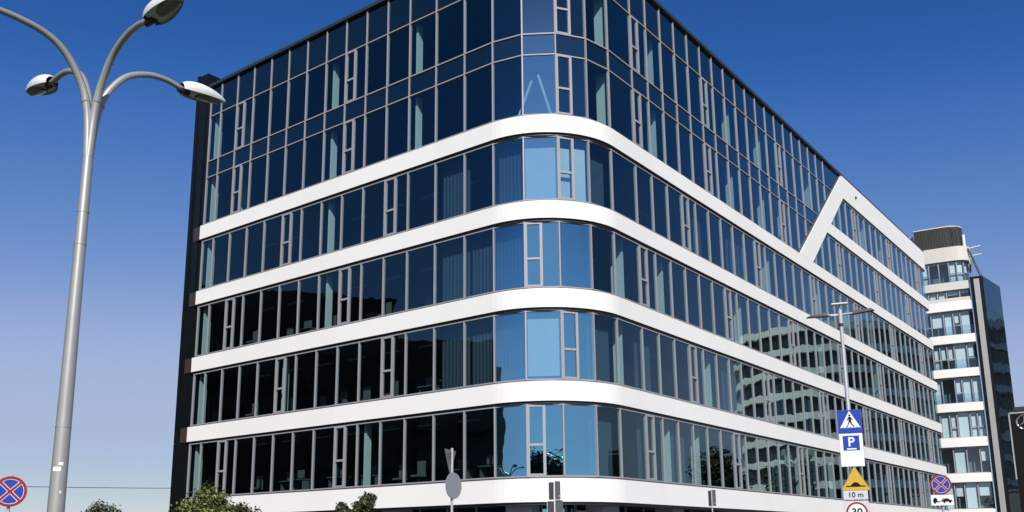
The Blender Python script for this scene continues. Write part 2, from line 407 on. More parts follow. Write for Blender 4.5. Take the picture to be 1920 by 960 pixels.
# windows ---------------------------------------------------------
VL1 = [12.83, 21.5]; VL2 = [9.96, 17.18]
def nearest(v): return min(range(len(SM)), key=lambda i: abs(SM[i]-v))
def vents(row):
    out = set()
    if row in ('U1', 'U2'): L_, A_, B_ = VL1, [0], [5.72, 13.0, 23.2]
    elif row in ('C', 'E'): L_, A_, B_ = VL1, [-H/2], [5.72+8.74*k for k in range(6)]
    elif row in ('B', 'D'): L_, A_, B_ = VL2, [0], [10.11+8.74*k for k in range(6)]
    elif row == 'M1': L_, A_, B_ = [], [], [33.4, 42.1, 50.9]
    else: L_, A_, B_ = [], [], [37.8, 46.5, 55.3]
    for a in L_: out.add(nearest(sa(a)))
    for s in A_: out.add(nearest(s))
    for b_ in B_: out.add(nearest(sb(b_)))
    return out
def clip(poly, inside, inter):
    out = []
    for i in range(len(poly)):
        p, q = poly[i], poly[(i+1) % len(poly)]
        ip, iq = inside(p), inside(q)
        if ip: out.append(p)
        if ip != iq: out.append(inter(p, q))
    return out
rows = [('E', 4.07, 6.87), ('D', 7.80, 10.58), ('C', 11.51, 14.27), ('B', 15.17, 17.96),
        ('U1', 18.90, 21.66), ('U2', 22.57, 25.34), ('M1', 18.90, 21.64), ('M2', 22.62, 25.32)]
SPAND = [('U', 21.66, 22.57), ('P', 25.34, 27.10)]
cells = []
def cell_frame(i):
    A = P(SM[i], -0.06); B = P(SM[i+1], -0.06); t = (B-A); L = t.length; t /= L; n = Vector((t.y, -t.x, 0))
    return A, t, n, L
def wall_clip(i, z0, z1, row):
    """rectangle of cell i clipped by the diagonal; returns polygon in (u,z) or None"""
    L = cell_frame(i)[3]; b0 = RAD+(SM[i]-H); poly = [(0, z0), (L, z0), (L, z1), (0, z1)]
    if row[0] == 'M' : f = lambda p: (b0+p[0])-(fi(p[1])+0.02); keep = 1
    else: f = lambda p: (fo(p[1])-0.14)-(b0+p[0]); keep = 1
    if SM[i] < H: return poly if row[0] != 'M' else None
    if row in ('E', 'D', 'C', 'B'): return poly
    def inter(p, q):
        a, c = f(p), f(q); k = a/(a-c); return (p[0]+(q[0]-p[0])*k, p[1]+(q[1]-p[1])*k)
    poly = clip(poly, lambda p: f(p) > 0, inter)
    if len(poly) < 3: return None
    ar = 0.5*abs(sum(poly[k][0]*poly[(k+1) % len(poly)][1]-poly[(k+1) % len(poly)][0]*poly[k][1] for k in range(len(poly))))
    return poly if ar > 0.05 else None
def span_at_u(poly, u):
    zs = []
    for k in range(len(poly)):
        p, q = poly[k], poly[(k+1) % len(poly)]
        if abs(p[0]-q[0]) < 1e-6:
            if abs(p[0]-u) < 1e-4: zs += [p[1], q[1]]
        elif min(p[0], q[0])-1e-6 <= u <= max(p[0], q[0])+1e-6: zs.append(p[1]+(q[1]-p[1])*(u-p[0])/(q[0]-p[0]))
    return (min(zs), max(zs)) if zs and max(zs)-min(zs) > 0.02 else None
def span_at_z(poly, z):
    us = []
    for k in range(len(poly)):
        p, q = poly[k], poly[(k+1) % len(poly)]
        if abs(p[1]-q[1]) < 1e-6:
            if abs(p[1]-z) < 1e-4: us += [p[0], q[0]]
        elif min(p[1], q[1])-1e-6 <= z <= max(p[1], q[1])+1e-6: us.append(p[0]+(q[0]-p[0])*(z-p[1])/(q[1]-p[1]))
    return (min(us), max(us)) if us and max(us)-min(us) > 0.02 else None
MW, TW = 0.031, 0.03
for row, z0, z1 in rows:
    V = vents(row)
    for i in range(len(SM)-1):
        poly = wall_clip(i, z0, z1, row)
        if not poly: continue
        A, t, n, L = cell_frame(i)
        pr = [project(A+t*u+Vector((0, 0, z))) for u, z in ((0, z0), (L, z0), (L, z1), (0, z1))]
        if any(p is None for p in pr): ar = 0
        else:
            pr = [(min(max(x, 0), 1920), min(max(y, 0), 960)) for x, y in pr]
            ar = 0.5*abs(sum(pr[k][0]*pr[(k+1) % 4][1]-pr[(k+1) % 4][0]*pr[k][1] for k in range(4)))
            if len(poly) < 4: ar *= .5
        cells.append((ar, row, i, z0, z1, poly, i in V))
def add_frame(mb, c):
    ar, row, i, z0, z1, poly, vent = c
    A, t, n, L = cell_frame(i)
    F = lambda u, o, z: tuple(A+t*u+n*o+Vector((0, 0, z)))
    mb.use(M['alu'])
    tall = wall_clip(i, z0, {'U1': 22.57, 'U2': 27.1}[row], row) if row[0] == 'U' else poly   # mullions run on past the spandrels
    if (sp_ := span_at_u(tall or poly, 0)): mb.box((-MW, -0.13, sp_[0]), (MW, 0.0, sp_[1]), F)
    d = 0.006
    top_open = row[0] == 'U'
    for zz_, a, b_ in ((z0, 0.0, 0.055), (z1, -0.05, 0.0)):
        if (us := span_at_z(poly, zz_)):
            mb.box((us[0]+MW+.001, -0.11, zz_+a), (us[1]-MW-.001, -d, zz_+b_), F)
def add_sash(mb, c):
    ar, row, i, z0, z1, poly, vent = c
    A, t, n, L = cell_frame(i)
    F = lambda u, o, z: tuple(A+t*u+n*o+Vector((0, 0, z)))
    mb.use(M['alu'])
    u0 = MW+.002; u1 = 0.66; zm = z0+(z1-z0)*0.44; w_ = 0.065
    mb.box((u1-0.055, -0.12, z0+.058), (u1+0.055, 0.004, z1-.052), F)
    mb.box((u0, -0.115, z0+.058), (u0+w_, 0.002, z1-.052), F)
    for za, zb in ((z0+.058, z0+.058+.07), (zm-.045, zm+.045), (z1-.052-.06, z1-.052)):
        mb.box((u0+w_+.001, -0.112, za), (u1-.056, 0.0, zb), F)
def add_pane(mb, c, rnd):
    ar, row, i, z0, z1, poly, vent = c
    A, t, n, L = cell_frame(i)
    k = 0.0035 if SM[i] < H+8 else 0.0018
    tilt = [rnd.uniform(-k, k) for _ in range(3)]
    pts = []
    for u, z in poly:
        o = -0.055+tilt[0]+tilt[1]*(u/L-.5)*2+tilt[2]*((z-z0)/(z1-z0)-.5)*2.2
        pts.append(tuple(A+t*u+n*o+Vector((0, 0, z))))
    mb.use(M['glass']); mb.poly(pts)
cells.sort(key=lambda c: -c[0])
rnd = random.Random(3)
for c in cells[:100]:
    m = MB(); add_frame(m, c); wo = bb(m, 'window')
    A, t, n, L = cell_frame(c[2])
    m = MB(); add_pane(m, c, rnd); o = m.build('pane', wo, recalc=False)
    if c[6]: m = MB(); add_sash(m, c); m.build('opening_sash', wo)
m = MB(); mp_ = MB(); ms = MB()
for c in cells[100:]:
    add_frame(m, c); add_pane(mp_, c, rnd)
    if c[6]: add_sash(ms, c)
wo = bb(m, 'window'); tag(wo, 'the smaller glazed windows of the rows', kind='stuff')
tag(mp_.build('pane', wo, recalc=False), kind='stuff'); tag(ms.build('opening_sash', wo), kind='stuff')
# spandrels
for nm, z0, z1 in SPAND:
    m = MB(); g = MB()
    for i in range(len(SM)-1):
        poly = wall_clip(i, z0, z1, 'U')
        if not poly: continue
        A, t, n, L = cell_frame(i); F = lambda u, o, z: tuple(A+t*u+n*o+Vector((0, 0, z)))
        tl = [rnd.uniform(-.003, .003) for _ in range(2)]
        g.poly([tuple(A+t*u+n*(-0.052+tl[0]*(u/L-.5)+tl[1]*(z-z0))+Vector((0, 0, z))) for u, z in poly])
    bb(g, 'spandrel_glass', mats=M['spandrel'], recalc=False)

# interior partitions, columns, blinds and furniture
def partition(mb, s, z0, z1, d0, d1, th=0.12):
    A = P(s); n = (P(s, 1)-A).normalized(); t = Vector((-n.y, n.x, 0))
    mb.box((-th/2, -d1, z0), (th/2, -d0, z1), lambda x, y, z: tuple(A+t*x+n*y+Vector((0, 0, z))))
m = MB()
inter_rows = [('E', 4.0, 6.96), ('D', 7.74, 10.68), ('C', 11.45, 14.37), ('B', 15.1, 18.06), ('U1', 18.84, 21.7), ('U2', 22.5, 25.4)]
rr = random.Random(11)
for row, z0, z1 in inter_rows:
    up_ = row[0] == 'U'
    for a in ([8.35, 14.05] if up_ else [14.05] if row in 'BC' else [17.0] if row == 'D' else [11.2]):
        partition(m, sa(a), z0, z1, 0.40, 0.72, 0.12)
    partition(m, sa(23.75), z0, z1, 0.35, 0.75, 0.1)
    if up_: partition(m, sa(22.6), z0, z1, 1.3, 1.9, 0.06)
    Bs = [3.9, 8.45, 17.2, 21.6] if up_ else {'B': [18.3, 21.7], 'C': [8.5, 17.2], 'D': [4.6, 13.0], 'E': [8.45, 11.35]}[row]
    for b_ in Bs: partition(m, sb(b_), z0, z1, 0.45, 0.85, 0.12)
    if row == 'C': partition(m, sb(4.9), z0, z1, .45, 1.0, .15)
    for k in range(6):
        b_ = 24+k*5.8+rr.uniform(-.5, .5)
        if rr.random() < .6: partition(m, sb(b_), z0, z1, 0.4, rr.uniform(.6, .9), 0.1)
bb(m, 'interior_partition', mats=M['partition'])
for sa_, sb_, za, zb in ((-0.80, -0.08, 20.95, 18.86), (-1.12, -1.95, 20.7, 18.86)):
    m = MB(); m.use(M['lampwhite']); m.tube([P(sa_, -.62, za), P((sa_+sb_)/2, -.62, (za+zb)/2), P(sb_, -.62, zb)], .06, 6); bb(m, 'slanted_strut')
def curtain(mb, i, z0, z1, off, f0=0.04, f1=0.96, wav=0.0):
    A, t, n, L = cell_frame(i)
    N = 24 if wav else 1
    pts = []
    for k in range(N+1):
        u = L*(f0+(f1-f0)*k/N); o = off+wav*math.sin(k*2.1)
        pts.append((u, o))
    mb.grid([[tuple(A+t*u+n*o+Vector((0, 0, z))) for u, o in pts] for z in (z0, z1)])
ia = nearest(-H/2)
m = MB(); m.use(M['blind'])
curtain(m, ia, 15.25, 17.55, -0.28); curtain(m, ia+1, 15.25, 17.55, -0.30, .05, .45); curtain(m, ia+1, 15.25, 17.6, -0.30, .52, .95)
curtain(m, ia, 8.0, 10.3, -0.28)
bb(m, 'roller_blind')
m = MB(); m.use(M['curtain'])
for i, z0, z1 in ((ia-1, 15.2, 17.8), (ia+2, 15.2, 17.8), (ia-1, 11.5, 14.2), (ia-1, 7.8, 10.5), (ia+2, 7.8, 10.5), (ia-2, 11.5, 14.2), (ia-3, 15.2, 17.9), (ia-3, 11.5, 14.2), (ia+2, 4.1, 6.8), (ia-2, 7.8, 10.5), (ia-3, 7.8, 10.5)):
    curtain(m, i, z0, z1, -0.5, .03, .97, 0.025)
for row, z0, z1 in inter_rows[:4]:
    for i in range(ia+4, len(SM)-2):
        if rr.random() < 0.25: curtain(m, i, z0+.1, z1-.15, -0.5, .03, .97, 0.025)
bb(m, 'curtain')
for row, z0, z1 in inter_rows[:3]:
    for k in range(9):
        s = sa(5+k*1.9+rr.uniform(-.4, .4)); d = rr.uniform(.8, 2.0); A = P(s, 0, z0); n = (P(s, 1)-P(s)).normalized(); t = Vector((-n.y, n.x, 0))
        G = lambda x, y, z: tuple(t*x+n*y+Vector((0, 0, z)))
        if rr.random() < .55:
            r_o = empty('office_desk', tuple(A)); tag(r_o, 'dim office desk with a monitor behind the left facade glass', 'desk', 'desks behind the left facade glass')
            m = MB(); m.box((-.5, -d-.6, .70), (.5, -d, .74), G); m.build('desk_top', r_o, M['furn'])
            for lx in (-.46, .42): m = MB(); m.box((lx, -d-.5, 0), (lx+.04, -d-.1, .7), G); m.build('leg', r_o, M['furn'])
            m = MB(); m.box((-.28, -d-.35, .82), (.28, -d-.32, 1.18), G); m.box((-.03, -d-.36, .74), (.03, -d-.30, .82), G); m.build('monitor', r_o, M['furn'])
        else:
            r_o = empty('office_chair', tuple(A)); tag(r_o, 'dim office chair behind the left facade glass', 'chair', 'chairs behind the left facade glass')
            m = MB(); m.box((-.22, -d-.3, .5), (.22, -d-.24, 1.1), G); m.build('backrest', r_o, M['furn'])
            m = MB(); m.box((-.24, -d-.3, .42), (.24, -d+.15, .5), G); m.build('seat', r_o, M['furn'])
            m = MB(); m.box((-.03, -d-.1, 0), (.03, -d-.04, .42), G); m.build('leg', r_o, M['furn'])
m = MB(); m.use(M['lampwhite'])
for row, z0, z1 in inter_rows[:4]:
    for k in range(8):
        for s in (sa(5+k*2.4), sb(6+k*6)):
            A = P(s); n = (P(s, 1)-A).normalized(); t = Vector((-n.y, n.x, 0))
            m.box((-.6, -3.05, z1-.06), (.6, -2.9, z1+.0), lambda x, y, z: tuple(A+t*x+n*y+Vector((0, 0, z))))
bb(m, 'ceiling_light_strip')

# ground floor: recessed glazing and columns
m = MB(); g = MB()
S0, S1 = SL+.1, SEND
ss = [S0]; 
while ss[-1] < S1-1.5: ss.append(ss[-1]+1.6 if abs(ss[-1]) > 5 else ss[-1]+1.3)
for i in range(len(ss)-1):
    a, c = P(ss[i], -2.3), P(ss[i+1], -2.3)
    g.poly([(a.x, a.y, .12), (c.x, c.y, .12), (c.x, c.y, 3.13), (a.x, a.y, 3.13)])
    d = (c-a).normalized(); n = Vector((d.y, -d.x, 0))
    F = lambda x, y, z: tuple(a+d*x+n*y+Vector((0, 0, z)))
    m.box((-.03, .01, .12), (.03, .09, 3.13), F); m.box((.03, .01, 2.55), ((c-a).length-.03, .07, 2.62), F)
sf = bb(g, 'shop_window', mats=M['spandrel'], recalc=False); m.use(M['alu']); m.build('shop_window_frame', sf, mats=M['alu'])
for s in (sa(21.5), sa(16), sa(9.6), -1.95, 2.45, sb(8.9), sb(15.4), sb(22), sb(28.6), sb(35.2), sb(41.8), sb(48.4), sb(55)):
    A = P(s); n = (P(s, 1)-A).normalized(); t = Vector((-n.y, n.x, 0)); m = MB()
    F = lambda x, y, z: tuple(A+t*x+n*y+Vector((0, 0, z)))
    m.box((-.52, -1.25, .1), (.52, -.40, 3.14), F); bb(m, 'column', mats=M['concrete'])

# ------------------------------------------------------------------ second building behind, at the right
AZ2 = R_(26.4); D2 = 108.4
O2 = Vector((D2*math.sin(AZ2), D2*math.cos(AZ2), 0)); f2 = Vector((-math.sin(AZ2), -math.cos(AZ2), 0)); e2v = Vector((math.cos(AZ2), -math.sin(AZ2), 0))
b2 = empty('office_tower', tuple(O2)); tag(b2, 'far office block with white bands, dark rooftop screen and black end wall, right', 'building')
def W(l, o, z): return tuple(e2v*l+f2*o+Vector((0, 0, z)))       # local to the empty
def front(l):      # outward offset of the slightly curved front
    if l < 0.2: return -((0.2-l)**2)/60
    return 0.0
RC = 1.6
def outline2(l0, rounded):
    pts = []
    l = l0
    while l < 0.2: pts.append((l, front(l))); l += 0.9
    if rounded:
        for k in range(9):
            a = k/8*math.pi/2; pts.append((0.25+RC*math.sin(a)*1.0, -RC+RC*math.cos(a)))
        pts.append((0.25+RC, -6)); pts.append((l0, -6))
    else: pts += [(0.25, 0), (1.62, 0), (1.62, -6), (l0, -6)]
    return pts
def slab2(name, z0, z1, grow, rounded, m, parent=b2, l0=-13):
    mb = MB(); o = outline2(l0, rounded)
    q = [(l, (of+grow if of > -5 else of)) for l, of in o]
    if rounded: q = [(l+(grow if l > .3 else 0), of) for l, of in q]
    mb.prism([W(l, of, z0) for l, of in q], [W(l, of, z1) for l, of in q]); return mb.build(name, parent, m)
lower = [(3.75, 4.65), (7.44, 8.35), (11.13, 12.1), (14.87, 15.76), (18.57, 19.46), (22.24, 23.15)]
for z0, z1 in lower: slab2('white_band', z0, z1, 0.35, False, M['white'])
slab2('white_band', 25.85, 26.8, 0.35, False, M['white']); slab2('ledge', 26.8, 27.25, 0.25, False, M['paleconc'])
slab2('white_band', 28.16, 29.05, 0.25, False, M['paleconc']); slab2('roof_band', 31.45, 33.05, 0.2, True, M['paleconc'])
slab2('core', 0, 31.4, -1.3, False, mat('tower_interior', (.14, .16, .18), .8))
def windows2(z0, z1, rnd, wmul, rail, rounded=False):
    l = -6.4; o = outline2(-6.4, rounded)
    # walk the outline
    path = [Vector((p[0], p[1], 0)) for p in o if p[1] > -2.2]
    segs = []; 
    tot = sum((path[i+1]-path[i]).length for i in range(len(path)-1))
    def at_(d):
        for i in range(len(path)-1):
            L = (path[i+1]-path[i]).length
            if d <= L: return path[i]+(path[i+1]-path[i])*(d/L)
            d -= L
        return path[-1]
    d = 0
    while d < tot-0.4:
        ww = min(rnd.choice(wmul), tot-d)
        a, c = at_(d), at_(d+ww); u = (c-a); L = u.length; u /= L; n = Vector((-u.y, u.x, 0))
        F = lambda x, y, z: W(*((a+u*x+n*y).xy), z)
        fr = MB(); fr.use(M['alu']); fr.box((-.05, -.12, z0), (.05, .02, z1), F); fr.box((.05, -.1, z0), (L-.05, 0, z0+.08), F); fr.box((.05, -.1, z1-.08), (L-.05, 0, z1), F)
        if ww < 0.85: fr.box((.05, -.1, z0+(z1-z0)*.38), (L-.05, 0.0, z0+(z1-z0)*.38+.1), F)
        wn_ = fr.build('window', b2)
        g_ = MB(); g_.poly([F(0, -.06, z0), F(L, -.06, z0), F(L, -.06, z1), F(0, -.06, z1)]); g_.build('pane', wn_, M['lightglass'], recalc=False)
        r_ = rnd.random()
        if r_ < 0.93:
            bl = MB(); zb = z0+.1 if r_ < .72 else z0+(z1-z0)*rnd.uniform(.35, .7)
            bl.poly([F(.1, -.25, zb), F(L-.1, -.25, zb), F(L-.1, -.25, z1), F(.1, -.25, z1)]); bl.build('roller_blind', wn_, M['blind'])
        d += ww
    if rail:
        g_ = MB(); pts = [at_(tot*k/12) for k in range(13)]
        g_.grid([[W(p.x, p.y+.28, z) for p in pts] for z in (z0-.02, z0+1.0)]); g_.build('balcony_railing', b2, M['rail'])
r2 = random.Random(5)
for (z0, z1, rl) in ((4.65, 7.44, 0), (8.35, 11.13, 0), (12.1, 14.87, 0), (15.76, 18.57, 1), (19.46, 22.24, 1), (23.15, 25.85, 1)):
    windows2(z0, z1, r2, [1.25, 1.25, .7, .95], rl)
windows2(27.25, 28.16, r2, [1.3, .9], 0)
windows2(29.05, 31.45, r2, [.8, .8, 1.0], 1, True)
m = MB()
o = [(l-.35 if l > 0 else l, of-.5) for l, of in outline2(-3.4, True)]
m.prism([W(l, of, 33.05) for l, of in o], [W(l, of, 35.55) for l, of in o]); dr = m.build('rooftop_screen', b2, M['drum'])
m = MB(); o = [(l*1.005, of+.05) for l, of in o]; m.prism([W(l, of, 35.55) for l, of in o], [W(l, of, 35.66) for l, of in o]); m.build('screen_cap', dr, M['paleconc'])
m = MB()
for k in range(30):
    l = -3.3+k*.15; m.box((l, front(l)-.5, 33.1), (l+.05, front(l)-.44, 35.5), W)
m.build('screen_rib', dr, M['drum'])
m = MB(); m.box((-6.2, -5, 33.05), (-3.5, -1.3, 35.2), W); m.build('rooftop_plant_room', b2, M['paleconc'])
m = MB(); m.tube([W(1.55, -1.2, 33.0), W(1.55, -1.2, 34.6)], .16, 10); m.tube([W(1.6, -1.2, 33.0), W(2.0, -1.2, 33.0)], .1, 8); m.build('roof_pipe', b2, M['lampwhite'])
m = MB()
m.tube([W(1.7, -.6, 32.75), W(3.1, -.6, 32.95)], .07, 8); m.tube([W(1.8, -.6, 31.9), W(3.15, -.6, 32.0)], .07, 8); m.tube([W(1.9, -.6, 31.0), W(1.9, -.6, 33.0)], .05, 8); m.build('roof_rail', b2, M['lampwhite'])
m = MB(); m.tube([W(1.85, -.4, 32.8), W(2.75, -.3, 29.4)], .07, 8); m.tube([W(2.1, -.5, 32.2), W(2.95, -.5, 29.4)], .03, 6); m.build('roof_stay', b2, M['darksteel'])
m = MB(); m.use(M['blackwall']); 
m.prism([W(1.68, .5, 0), W(2.88, .5, 0), W(4.65, -5.6, 0), W(3.4, -6.2, 0)], [W(1.68, .5, 29.3), W(2.88, .5, 29.3), W(4.65, -5.6, 29.3), W(3.4, -6.2, 29.3)]); pw = m.build('black_end_wall', b2)
m = MB(); m.box((2.02, .5, 0.1), (2.55, .62, 29.0), W); m.build('metal_strip', pw, M['galv'])
m = MB(); a = Vector((2.905, .5)); c = Vector((4.675, -5.6))
for k in range(8): 
    z0 = .2+k*3.64; m.poly([W(a.x+.01, a.y-.05, z0), W(c.x+.01, c.y+.05, z0), W(c.x+.01, c.y+.05, z0+3.6), W(a.x+.01, a.y-.05, z0+3.6)])
m.build('side_glazing', pw, glassmat('side_glass', None, 0.14, (.8, .9, 1), back=(.006, .008, .01), wave=0.02, wscale=.35), recalc=False)

# ------------------------------------------------------------------ buildings across the streets (mirrored in the glass)
ob = empty('curved_office_block', (76, 96, 0)); tag(ob, 'curved office block with pale bands seen as reflection in the right facade', 'building')
cpts = [(122, 118), (112, 106), (103, 98), (94, 93.5), (86, 93.5), (80, 97), (77.5, 103), (78, 110), (81, 118), (87, 127), (95, 137)]
def smooth_path(p, n=5):
    out = []
    for i in range(len(p)-1):
        p0, p1, p2, p3 = [Vector(p[max(0, min(len(p)-1, j))]) for j in (i-1, i, i+1, i+2)]
        for k in range(n):
            t = k/n; out.append(0.5*((2*p1)+(-p0+p2)*t+(2*p0-5*p1+4*p2-p3)*t*t+(-p0+3*p1-3*p2+p3)*t**3))
    out.append(Vector(p[-1])); return out
cp_ = smooth_path(cpts); back = [Vector((115, 140)), Vector((126, 130))]
def ringpts(grow):
    n = len(cp_); out = []
    for i, p in enumerate(cp_):
        d = (cp_[min(i+1, n-1)]-cp_[max(i-1, 0)]).normalized(); nn = Vector((-d.y, d.x))
        out.append(p+nn*grow)
    return out+back
def obp(p, z): return (p.x-76, p.y-96, z)
HF = 3.15
m = MB(); r_ = ringpts(-0.5); m.prism([obp(p, 0) for p in r_], [obp(p, 9*HF+2.4) for p in r_]); wl_ = m.build('window_wall', ob, M['reflwin'])
for k in range(10):
    r_ = ringpts(0.25); m = MB(); z0 = 2.2+k*HF
    m.prism([obp(p, z0) for p in r_], [obp(p, z0+1.0) for p in r_]); m.build('pale_band', ob, M['white'])
m = MB(); rq = ringpts(-0.42); rz = random.Random(8)
for k in range(9):
    z0 = 3.2+k*HF
    for i in range(0, len(cp_)-1):
        a, c = rq[i], rq[i+1]
        if rz.random() < (.06 if k != 3 else .5):
            m.poly([obp(a, z0), obp(a+(c-a)*.8, z0), obp(a+(c-a)*.8, z0+HF-1.0), obp(a, z0+HF-1.0)])
m.build('curtained_window', wl_, M['reflwin2'])

db = empty('dark_brick_building', (-64, 40, 0)); tag(db, 'dark brick building across the street, seen only as reflection in the left facade', 'building')
m = MB(); m.box((-10, -8, 0), (10, 38, 25.5), lambda x, y, z: (x, y, z)); m.build('tall_wing', db, M['darkbld'])
m = MB(); m.box((-10, -45, 0), (10, -8.01, 21.5), lambda x, y, z: (x, y, z)); m.build('low_wing', db, M['darkbld'])
for k in range(6):
    m = MB()
    for j in range(16):
        y0 = -43+j*5
        if 2.5+k*3.6+2 > (21 if y0 < -8 else 25): continue
        m.box((10.01, y0, 1.5+k*3.6), (10.06, y0+3, 3.3+k*3.6), lambda x, y, z: (x, y, z))
    m.build('window_row', db, M['reflwin'])

# low building and black sign pylon at the far right edge
lb = empty('low_building', (55, 100, 0)); tag(lb, 'low grey building beside the black end wall at the right edge', 'building')
def Wl(l, o, z): return tuple(e2v*l+f2*o+Vector((0, 0, z)))
m = MB(); m.box((-2.6, -8, 0), (8, 0, 6.6), Wl); m.build('wall', lb, mat('grey_render', (.10, .10, .11), .7, noise=.1))
m = MB(); m.box((-2.55, 0.003, 2.5), (-1.3, .08, 6.0), Wl); m.build('pale_panel', lb, M['paleconc'])
m = MB(); m.box((-2.7, -8.1, 6.6), (8.1, .15, 6.8), Wl); m.build('roof', lb, M['roof'])

AZ3 = R_(29.05); D3 = 42.0
py = empty('sign_pylon', (D3*math.sin(AZ3), D3*math.cos(AZ3), 0), -AZ3-0.1); tag(py, 'black advertising pylon with silver star emblem cut off by the right edge', 'sign')
m = MB(); m.box((-.42, -.14, 0), (1.2, .14, 6.50), None); m.build('pylon_board', py, M['signblack'])
m = MB(); m.box((-.47, -.16, 3.9), (-.422, .16, 6.56), None); m.box((-.47, -.16, 6.503), (1.2, .16, 6.56), None); m.build('edge_trim', py, M['greypole'])
m = MB(); m.box((-.25, -.2, 6.60), (1.1, .2, 6.76), None); m.box((.2, -.05, 6.55), (.3, .05, 6.61), None); m.build('cap', py, M['darksteel'])
m = MB(); cx, cz, rr_ = 0.08, 6.14, 0.28
ring = [[(cx+(rr_+q[0])*math.cos(a), -.16+q[1], cz+(rr_+q[0])*math.sin(a)) for q in ((-.03, 0), (0, -.03), (.03, 0), (0, .015))] for a in [k*math.pi/20 for k in range(40)]]
m.grid(ring, close_u=True, close_v=True)
for k in range(3):
    a = math.pi/2+k*2*math.pi/3
    t_ = (cx+rr_*math.cos(a), -.16, cz+rr_*math.sin(a)); l_ = (cx+.055*math.cos(a+1.05), -.16, cz+.055*math.sin(a+1.05)); q_ = (cx+.055*math.cos(a-1.05), -.16, cz+.055*math.sin(a-1.05)); c_ = (cx, -.19, cz)
    m.poly([t_, l_, c_]); m.poly([t_, c_, q_])
m.build('emblem', py, M['chrome'])

# ------------------------------------------------------------------ large street lamp with four arms
LPX, LPY = -5.41, 11.045
def head(parent, P0, d, tilt=0.10, name='lamp_head'):
    """cobra style lamp head starting at P0 heading along d (plan direction)"""
    d = Vector(d).normalized(); s_ = Vector((d.y, -d.x, 0)); u_ = Vector((0, 0, 1))
    d2 = (d*math.cos(tilt)+u_*math.sin(tilt)); u2 = (u_*math.cos(tilt)-d*math.sin(tilt))
    L = 0.72; N = 18; K = 20
    def prof(x):     # x 0..1 : half width, top height, bottom depth
        w_ = 0.125*(math.sin(math.pi*min(1, (x+.06)**.62))**.55) if x < .999 else 0.0
        return w_
    rows = []
    for i in range(N+1):
        x = i/N; w_ = max(0.012, 0.155*(max(0, math.sin(math.pi*(0.06+0.92*x)**0.75)))**.6)
        th = 0.15*(max(0.02, math.sin(math.pi*(0.05+0.93*x)**0.7)))**.6
        row = []
        for k in range(K+1):
            a = -.32+(math.pi+.64)*k/K; row.append(Vector(P0)+d2*(x*L)+s_*(w_*math.cos(a))+u2*(th*math.sin(a)+.012))
        rows.append(row)
    m = MB(); m.use(M['lampwhite']); m.grid(rows)
    hd = m.build(name, parent, smooth=True)
    # lower body and lens
    rows = []
    for i in range(N+1):
        x = i/N; w_ = max(0.010, 0.150*(max(0, math.sin(math.pi*(0.06+0.92*x)**0.75)))**.6)
        dp = 0.035*(max(0.02, math.sin(math.pi*(0.06+0.9*x))))**.5
        rows.append([Vector(P0)+d2*(x*L)+s_*(w_*math.cos(math.pi+math.pi*k/10))+u2*(dp*math.sin(math.pi+math.pi*k/10)+.012) for k in range(11)])
    m = MB(); m.use(M['lampwhite']); m.grid(rows[2:]); m.use(M['lampdark']); m.grid(rows[:3])
    m.build('lamp_tray', hd, smooth=True)
    rows = []
    for i in range(11):
        x = .34+.52*i/10; w_ = 0.11*max(.05, math.sin(math.pi*(.08+.84*i/10)))**.4
        rows.append([Vector(P0)+d2*(x*L)+s_*(w_*math.cos(math.pi+math.pi*k/10))+u2*(0.052*math.sin(math.pi+math.pi*k/10)+.0) for k in range(11)])
    m = MB(); m.use(M['lampglass']); m.grid(rows); m.build('lamp_lens', hd, smooth=True)
    m = MB(); m.use(M['lampdark']); m.tube([Vector(P0)-d2*.05-u2*.01, Vector(P0)+d2*.12-u2*.02], [.04, .05], 12); m.build('socket', hd, smooth=True)
    return hd
def big_lamp(x, y, phi0, label):
    root = empty('street_lamp', (x, y, 0)); tag(root, label, 'street lamp', 'four armed street lamps')
    m = MB(); m.use(M['galv'])
    m.tube([(0, 0, 0), (0, 0, 2.2), (0, 0, 4.4), (0, 0, 5.4), (0, 0, 6.85)], [.107, .095, .077, .070, .061], 24)
    pole = m.build('pole', root, smooth=True)
    m = MB(); m.use(M['galv'])
    for z in (3.02, 5.32, 5.75): m.tube([(0, 0, z), (0, 0, z+.012)], [.0925-(z-3)*.0075]*2, 24)
    m.build('pole_joint', pole, smooth=True)
    m = MB(); m.use(M['galv']); m.tube([(0, 0, .0), (0, 0, .03)], .22, 24); m.build('base_plate', root)
    for k in range(4):
        a = R_(phi0)-k*math.pi/2; d = Vector((math.cos(a), math.sin(a), 0))
        pts = []; ex = .16 if k == 2 else 0
        ctrl = [Vector((0, 0, 6.5))+d*.010, Vector((0, 0, 6.8))+d*.030, Vector((0, 0, 7.12))+d*.068, Vector((0, 0, 7.45))+d*.17, Vector((0, 0, 7.78))+d*.40, Vector((0, 0, 7.95))+d*.70, Vector((0, 0, 7.995))+d*(1.0+ex), Vector((0, 0, 7.95))+d*(1.28+ex)]
        for i in range(len(ctrl)-1):
            p0, p1, p2, p3 = [ctrl[max(0, min(len(ctrl)-1, j))] for j in (i-1, i, i+1, i+2)]
            for q in range(5):
                t = q/5; pts.append(0.5*((2*p1)+(-p0+p2)*t+(2*p0-5*p1+4*p2-p3)*t*t+(-p0+3*p1-3*p2+p3)*t**3))
        pts.append(ctrl[-1])
        n = len(pts); m = MB(); m.use(M['galv']); m.tube(pts, [.056-.018*i/n for i in range(n)], 16)
        m.tube([Vector((0, 0, 7.24))+d*.098, Vector((0, 0, 7.257))+d*.104], .055, 16)
        arm = m.build('arm', root, smooth=True)
        head(root, pts[-1]-d*.05, d)
    return root
lamp = big_lamp(LPX, LPY, 52, 'tall galvanised four armed street lamp in the left foreground')
m = MB(); m.use(M['sticker'])
